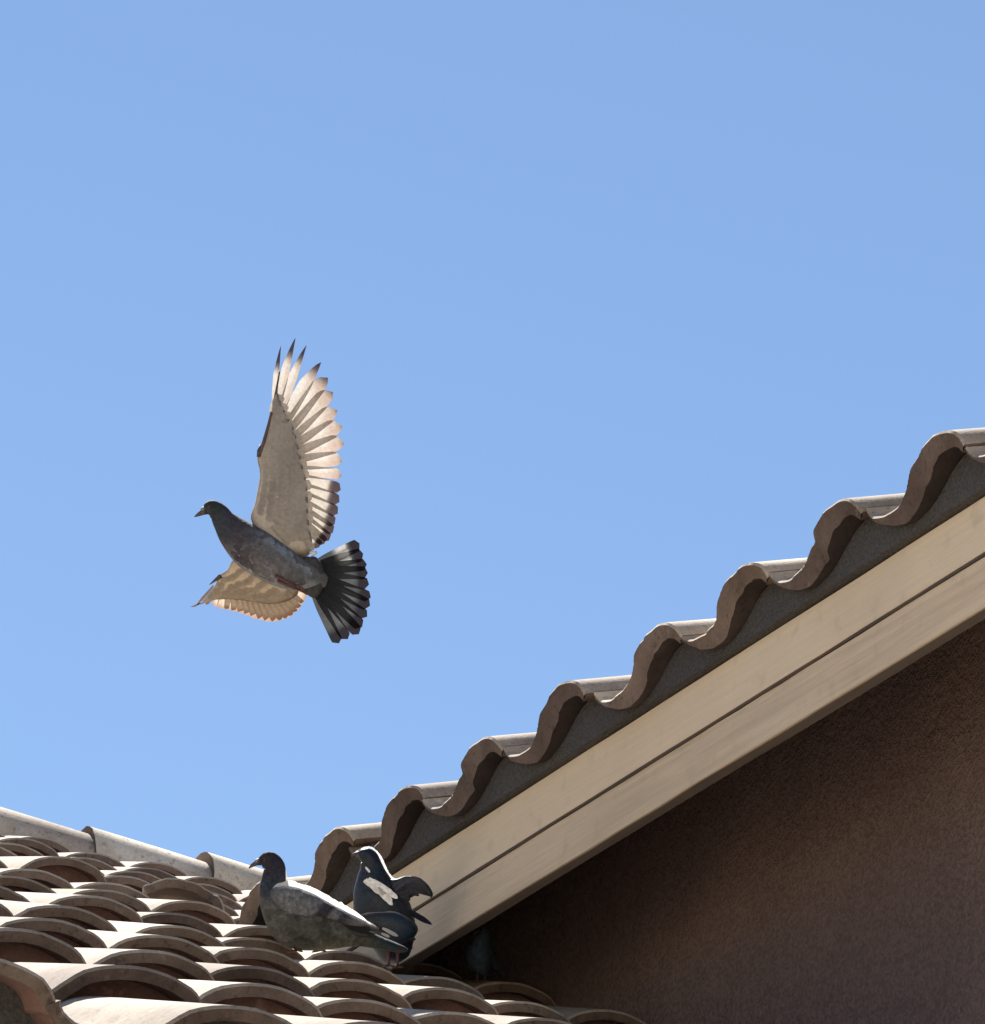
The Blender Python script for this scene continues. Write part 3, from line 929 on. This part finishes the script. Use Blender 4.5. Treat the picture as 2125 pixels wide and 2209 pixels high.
# fanned tail: twelve feathers
tail = B.pillow('tail', [(645, 1210), (676, 1200), (694, 1216), (700, 1250), (692, 1278), (678, 1290), (662, 1282), (645, 1262)], -2, 10, M_PLUME, lambda x, y, u: (0.05, 0.052, 0.052), n=48)
ttips = [(774, 1172), (782, 1197), (788, 1216), (793, 1238), (796, 1262), (798, 1285), (797, 1307), (792, 1330), (783, 1350), (770, 1367), (752, 1379), (732, 1386)]


def tail_col(k):
    def f(u, side):
        kk = (.9, .5, .8, .3, .55, .2, .65, .15, .5, .3, .6, .35)[k]
        c = lerp3((0.042, 0.045, 0.05), (0.11, 0.115, 0.112), sstep(.35, .62, u) * kk * (.9 if side < 0 else .45))
        if k in (0, 1): c = lerp3(c, (0.42, 0.41, 0.39), sstep(.45, .6, u) * (1 - sstep(.74, .78, u)) * (.8 if abs(side) > .3 else .2))
        return lerp3(c, (0.018, 0.016, 0.02), sstep(.74, .82, u))
    return f


for k, t_ in enumerate(ttips):
    f_ = k / 11
    b_ = (672 + 2 * math.sin(f_ * 3), 1222 + 42 * f_)
    t_ = (t_[0] + random.gauss(0, 2), t_[1] + random.gauss(0, 2))
    B.feather(b_, t_, random.uniform(11, 15), random.uniform(11, 15), -6 - abs(k - 5.5) * 1.4, -14 - abs(k - 5.5) * 1.6, M_VANE, tail_col(k), tail, bend=0, sharp=.04, cup=.05)
B.tube('rump_tuft', [(668, 1190, -8, 3), (676, 1195, -8, 5), (683, 1191, -10, 3)], M_TUFT)


# ---- perched grey pigeon in profile
GROUP = 'pigeons gathered on the lower roof'
P1 = Bird('perched_pigeon', 660, 2046, 9.58, 'grey pigeon standing in profile on the sunlit tiles with a sun-rimmed upper wing edge', GROUP)


def p1_col(x, y, z, t, ca, sa):
    if t < .22: c = lerp3((0.032, 0.03, 0.04), (0.026, 0.026, 0.038), t / .22)
    elif t < .42: c = lerp3((0.026, 0.026, 0.038), (0.085, 0.083, 0.076), (t - .22) / .2)
    elif t < .75: c = lerp3((0.085, 0.083, 0.076), (0.07, 0.072, 0.058), (t - .42) / .33)
    else: c = lerp3((0.07, 0.072, 0.058), (0.02, 0.03, 0.035), (t - .75) / .12)
    return c


P1.loft('body', [(559, 1860, 4, 5, 0), (565, 1858, 14, 13, 0), (579, 1858, 22, 18, 0), (592, 1870, 23, 19, 0), (591, 1894, 26, 23, 0), (589, 1920, 31, 32, 0), (604, 1957, 42, 46, 0),
                 (634, 1988, 56, 56, 0), (684, 2000, 52, 52, -2), (732, 2010, 38, 40, -6), (775, 2022, 21, 27, -10), (820, 2035, 14, 22, -14), (858, 2046, 9, 20, -18), (868, 2049, 3, 12, -18)], M_PLUME, p1_col)
P1.tube('bill', [(561, 1859, 2, 8.5), (552, 1862, 2, 5.8), (543, 1867.5, 2, 3.8), (536.5, 1873, 2, 1)], M_BILL)
P1.tube('cere', [(560, 1855, 4, 4.5), (553, 1858, 4, 4.6), (549, 1861, 4, 2)], M_CERE)
P1.eye(573, 1853, 14.5, 4.4)


def p1_wing(x, y, u):
    c = (0.115, 0.118, 0.126)
    d = abs((x - 702) * .80 + (y - 1962) * .6) ; bar = (1 - sstep(9, 16, d)) * sstep(1930, 1948, y)
    d2 = abs((x - 742) * .80 + (y - 1978) * .6); bar2 = (1 - sstep(7, 13, d2)) * sstep(1950, 1966, y)
    c = lerp3(c, (0.03, 0.03, 0.04), max(bar, bar2) * .9)
    c = lerp3(c, (0.10, 0.10, 0.11), sstep(752, 790, x) * .5)
    edge = sstep(.0, .2, .3 - u) * (1 - sstep(0, 14, y - (1902 + max(0, (x - 619)) * .47)))  # sunlight along the upper wing edge, painted in as white
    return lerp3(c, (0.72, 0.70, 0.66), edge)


for side in (1, -1):
    z = 36 if side == 1 else -36
    dx = 0 if side == 1 else 14; dy = 0 if side == 1 else 8
    wo = [(584, 1928), (590, 1914), (612, 1907), (640, 1910), (680, 1925), (720, 1948), (760, 1970), (795, 1989), (803, 1999), (785, 2001), (750, 1996), (715, 1984), (690, 1980), (655, 1981), (620, 1974), (594, 1955)]
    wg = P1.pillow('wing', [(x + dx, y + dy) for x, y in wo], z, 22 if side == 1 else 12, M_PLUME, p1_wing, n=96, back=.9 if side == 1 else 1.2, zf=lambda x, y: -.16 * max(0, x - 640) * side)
    if side == 1:
        for (b_, t_, cc) in (((690, 1972), (800, 2004), (0.05, 0.05, 0.055)), ((700, 1980), (812, 2014), (0.04, 0.04, 0.045)), ((690, 1984), (795, 2018), (0.09, 0.09, 0.09)), ((680, 1960), (768, 1992), (0.2, 0.2, 0.2))):
            P1.feather(b_, t_, 8, 8, 30, 20, M_VANE, (lambda c_: (lambda u, s_: c_))(cc), wg, sharp=.6)
p1_body = [o for o in bpy.data.objects if o.parent == P1.root and o.name.startswith('body')][0]
p1_w = [o for o in bpy.data.objects if o.parent == P1.root and o.name.startswith('wing')][0]
it = []
for f_ in (.08, .24, .40, .56, .72, .88):
    n_ = 13 if f_ < .8 else 9
    for q in range(n_):
        t = (q + .5 * (int(f_ * 50) % 2)) / n_
        x, y = lerp2(along([(590, 1920), (612, 1913), (645, 1918), (690, 1938), (735, 1962)], t), along([(594, 1948), (618, 1966), (655, 1975), (695, 1974), (740, 1986)], t), f_)
        it.append((x, y, rad(32), 18 + 6 * t, 6.5))
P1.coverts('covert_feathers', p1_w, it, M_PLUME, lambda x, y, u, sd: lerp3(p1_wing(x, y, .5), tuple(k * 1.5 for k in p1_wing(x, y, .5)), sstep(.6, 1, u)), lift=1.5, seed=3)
it = []
for q in range(420):
    t = random.random(); v = random.uniform(-.95, .95)
    x, y = along([(582, 1862), (590, 1895), (590, 1922), (606, 1958), (640, 1988), (690, 2002), (735, 2012), (780, 2024)], t)
    r_ = along([(22, 0), (26, 0), (31, 0), (42, 0), (56, 0), (52, 0), (38, 0), (21, 0)], t)[0]
    a_ = along([(95, 0), (88, 0), (75, 0), (52, 0), (28, 0), (16, 0), (14, 0), (16, 0)], t)[0]
    it.append((x - v * r_ * math.sin(rad(a_)), y + v * r_ * math.cos(rad(a_)), rad(a_), 10 + 9 * min(1, t * 2), 4 + 2.5 * min(1, t * 2)))


def p1b(x, y, u, sd):
    c = lerp3((0.03, 0.029, 0.04), (0.03, 0.038, 0.05), sstep(1880, 1900, y)); c = lerp3(c, (0.085, 0.083, 0.076), sstep(1915, 1965, y)); c = lerp3(c, (0.022, 0.022, 0.026), sstep(735, 790, x))
    c = lerp3(c, (0.05, 0.052, 0.042), .5 + .5 * math.sin(x * .09 + 2 * math.sin(y * .07)))  if y > 1960 else c
    return lerp3(c, tuple(k * 1.4 for k in c), sstep(.6, 1, u))


P1.coverts('body_feathers', p1_body, it, M_PLUME, p1b, lift=1.2, seed=8)
tl = P1.pillow('tail', [(770, 2016), (800, 2020), (840, 2030), (872, 2042), (880, 2052), (862, 2056), (825, 2050), (785, 2040)], -10, 9, M_PLUME, lambda x, y, u: (0.03, 0.03, 0.036), n=48)
for (x, y, z) in ((640, 2034, 18), (690, 2036, -16)):
    ft = P1.tube('foot', [(x, y - 14, z, 5), (x + 1, y + 4, z, 3.6), (x + 2, y + 15, z + 1, 3.4)], M_FOOT)
    for (tx, ty, tz) in ((-20, 4, 6), (-16, 3, -10), (-18, 3, 16), (12, 3, 0)):
        P1.tube('toe', [(x + 2, y + 14, z + 1, 3), (x + 2 + tx * .6, y + 15 + ty * .4, z + tz * .6, 2.6), (x + 2 + tx, y + 15 + ty, z + tz, 1.2)], M_FOOT, ft)

P1.ribbon('scapular_sun_rim', [(590, 1914, 36), (612, 1907, 38), (640, 1910, 38), (680, 1925, 34), (720, 1947, 28), (758, 1968, 20), (800, 1994, 12)], 9, 2.5, M_VANE, (0.86, 0.84, 0.80))  # added white strip that stands for the sunlit rim of the wing
P1.ribbon('nape_sun_rim', [(606, 1853, 0), (614, 1872, 0), (618, 1892, 0), (621, 1904, 0)], 1.5, 2, M_VANE, (0.5, 0.48, 0.46))  # pale strip added for the rim light on the nape

# ---- dark pigeon behind it, white wing patch, wing half raised
P2 = Bird('perched_pigeon', 835, 2055, 9.86, 'blue-black pigeon with white wing patch and half raised wing beside the fascia', GROUP)
INK = (0.016, 0.019, 0.032)


def p2_col(x, y, z, t, ca, sa):
    c = lerp3((0.014, 0.018, 0.034), (0.018, 0.018, 0.022), t)
    return lerp3(c, (0.008, 0.018, 0.032), .5 + .5 * math.sin(x * .15 + y * .1))


P2.loft('body', [(773, 1840, 4, 5, 4), (780, 1842, 13, 13, 3), (794, 1849, 20, 18, 0), (801, 1868, 24, 22, -2), (804, 1892, 35, 32, -4), (810, 1925, 50, 46, -6), (824, 1965, 62, 52, -8),
                 (842, 2005, 56, 48, -10), (848, 2040, 44, 38, -12), (852, 2068, 30, 24, -14), (854, 2078, 12, 10, -14)], M_GLOSS, p2_col)
P2.tube('bill', [(780, 1842, 6, 7), (771, 1840, 8, 4.5), (763, 1843, 10, 3), (757, 1847, 11, .8)], M_BILL)
P2.eye(787, 1844, 14, 4)
p2_body = [o for o in bpy.data.objects if o.parent == P2.root and o.name.startswith('body')][0]
it = []
for q in range(420):
    t = random.random(); v = random.uniform(-.95, .95)
    x, y = along([(790, 1848), (801, 1870), (806, 1894), (812, 1926), (826, 1966), (842, 2005), (848, 2040)], t); r_ = along([(18, 0), (24, 0), (33, 0), (46, 0), (58, 0), (56, 0), (44, 0)], t)[0]
    it.append((x + v * r_, y + .2 * v * r_, rad(62), 12 + 10 * t, 5 + 2.5 * t))
P2.coverts('body_feathers', p2_body, it, M_GLOSS, lambda x, y, u, sd: lerp3(lerp3(INK, (0.008, 0.022, 0.034), .5 + .5 * math.sin(x * .11 + y * .06)), (0.035, 0.04, 0.052), sstep(.7, 1, u) * .6), lift=2.2, seed=6)
wp = P2.pillow('wing', [(792, 1898), (808, 1898), (830, 1914), (846, 1932), (838, 1936), (818, 1924)], 44, 4, M_PLUME, lambda x, y, u: (0.5, 0.5, 0.48), n=48, zf=lambda x, y: -.20 * abs(x - 820))
wp['label'] = 'white wing patch'
for k, (b_, t_) in enumerate((((790, 1894), (822, 1924)), ((796, 1892), (836, 1922)), ((806, 1896), (850, 1930)), ((802, 1904), (845, 1944)), ((816, 1906), (857, 1938)), ((812, 1914), (850, 1948)), ((786, 1897), (812, 1916)))):
    P2.feather(b_, t_, 5.5, 6, 50 - k, 47 - k, M_PLUME, lambda u, s_: (0.86, 0.85, 0.82), wp, sharp=.4, bend=random.uniform(-.06, .06))
P2.feather((789, 1868), (799, 1880), 2.5, 2.5, 40, 40, M_PLUME, lambda u, s_: (0.8, 0.8, 0.78), wp, sharp=.4)
hk = P2.pillow('wing', [(838, 1900), (856, 1895), (878, 1889), (902, 1892), (922, 1906), (934, 1926), (931, 1934), (923, 1925), (906, 1927), (885, 1937), (868, 1951), (852, 1961), (846, 1940)], 14, 7, M_GLOSS, lambda x, y, u: (0.014, 0.017, 0.028), n=56)
hk['label'] = 'half raised dark wing with hooked tip'
for k, (b_, t_, bd) in enumerate((((852, 1922), (933, 1938), -.38), ((850, 1920), (930, 1930), -.34), ((852, 1926), (920, 1928), -.27), ((852, 1932), (905, 1931), -.2), ((850, 1938), (886, 1940), -.12), ((846, 1916), (912, 1912), -.24), ((844, 1944), (868, 1955), -.06))):
    P2.feather(b_, t_, 8, 9, 28 - k * 1.2, 24 - k * 1.2, M_GLOSS, (lambda m: (lambda u, s_: lerp3((0.02 * m, 0.024 * m, 0.038 * m), (0.012, 0.012, 0.018), u)))(random.uniform(.8, 1.6)), hk, sharp=.6, arc=bd)
sw = P2.pillow('wing', [(772, 1974), (792, 1968), (822, 1964), (852, 1964), (876, 1974), (897, 1990), (902, 2005), (893, 2020), (872, 2032), (845, 2036), (812, 2026), (788, 2004)], 38, 20, M_GLOSS,
               lambda x, y, u: lerp3(lerp3((0.03, 0.03, 0.03), (0.012, 0.026, 0.045), sstep(800, 880, x)), (0.30, 0.28, 0.28), .8 * sstep(.0, .12, .12 - u) * sstep(0, 10, 1980 - y)), n=72)
for k in range(9):
    P2.feather((784 + 6 * k, 1982 + 3 * k), (842 + 7 * k, 2004 + 2.6 * k), 6, 6.5, 62 - abs(k - 3), 54 - 2 * k, M_GLOSS, (lambda m: (lambda u, s_: (0.022 * m, 0.026 * m, 0.036 * m)))(random.uniform(.6, 1.9)), sw, sharp=.4)
P2.feather((826, 1998), (860, 2016), 4, 4, 66, 58, M_LINING, lambda u, s_: (0.75, 0.74, 0.72), sw, sharp=.5)
P2.feather((824, 2009), (842, 2017), 3, 3, 67, 65, M_LINING, lambda u, s_: (0.6, 0.6, 0.6), sw, sharp=.5)
for dy in (0, 4):
    P2.feather((880, 1962 + dy), (932, 1993 + dy * .4), 5, 5, 10, 6, M_PLUME, lambda u, s_: INK, sw, sharp=.7)
P2.ribbon('nape_sun_rim', [(772, 1834, 0), (784, 1829, -2), (798, 1829, -4), (812, 1838, -4), (822, 1852, -4), (830, 1870, -4), (840, 1888, -2), (854, 1898, 0), (868, 1892, 4), (880, 1888, 8)], 2.6, 2.4, M_VANE, (0.85, 0.84, 0.82))  # added white strip imitating the sun rim over head and back
P2.ribbon('wing_sun_rim', [(774, 1973, 40), (792, 1968, 44), (822, 1965, 46), (852, 1965, 44), (870, 1974, 42)], 1.4, 1.2, M_VANE, (0.45, 0.42, 0.42), sw)  # pale strip added as the rim-lit edge of the folded wing
tl2 = P2.pillow('tail', [(835, 2030), (860, 2026), (882, 2034), (890, 2046), (874, 2056), (845, 2058)], -10, 10, M_GLOSS, lambda x, y, u: INK, n=40)
for (x, y) in ((838, 2068), (858, 2071)):
    ft = P2.tube('foot', [(x, y - 20, 20, 4.5), (x, y + 2, 22, 3.2), (x + 1, y + 14, 22, 3)], M_FOOT)
    for (tx, tz) in ((-13, 4), (-10, -8), (13, 2)):
        P2.tube('toe', [(x + 1, y + 13, 22, 2.8), (x + 1 + tx, y + 15, 22 + tz, 1.3)], M_FOOT, ft)

# ---- pigeon in the deep shade under the eave
P3 = Bird('perched_pigeon', 1036, 2098, 10.2, 'pigeon hunched in the dark shade under the eave against the wall', GROUP)


def p3_col(x, y, z, t, ca, sa):
    c = (0.085, 0.125, 0.165) if t > .25 else (0.045, 0.06, 0.08)
    return lerp3(c, (0.03, 0.036, 0.045), sstep(1036, 1060, x))


P3.loft('body', [(1036, 2006, 5, 6, 8), (1040, 2007, 13, 14, 6), (1044, 2018, 18, 18, 2), (1040, 2036, 24, 26, 0), (1036, 2058, 32, 38, 0), (1044, 2078, 32, 44, -8), (1056, 2092, 20, 36, -16), (1064, 2097, 8, 20, -22)], M_PLUME, p3_col)
P3.tube('bill', [(1033, 2008, 12, 6), (1025, 2012, 18, 4), (1019, 2018, 22, 1)], M_BILL)
P3.eye(1038, 2004, 17, 3.6)
for sgn in (1, -1):
    P3.pillow('wing', [(1040 + 6 * sgn, 2040), (1054 + 6 * sgn, 2046), (1066, 2066), (1078, 2092), (1070, 2096), (1054, 2086), (1040 + 4 * sgn, 2064)], 22 * sgn - 4, 10, M_PLUME, lambda x, y, u: (0.04, 0.048, 0.06), n=42, zf=lambda x, y: -.4 * max(0, y - 2050))
P3.pillow('tail', [(1058, 2086), (1074, 2092), (1090, 2102), (1084, 2106), (1064, 2100)], -30, 5, M_PLUME, lambda x, y, u: (0.04, 0.045, 0.05), n=30)
for x in (1030, 1046):
    ft = P3.tube('foot', [(x, 2086, 6, 4), (x, 2108, 8, 3), (x, 2122, 8, 3)], M_FOOT)
    for (tx, tz) in ((-11, 8), (-3, 14), (9, 6)):
        P3.tube('toe', [(x, 2121, 8, 2.5), (x + tx, 2123, 8 + tz, 1.1)], M_FOOT, ft)
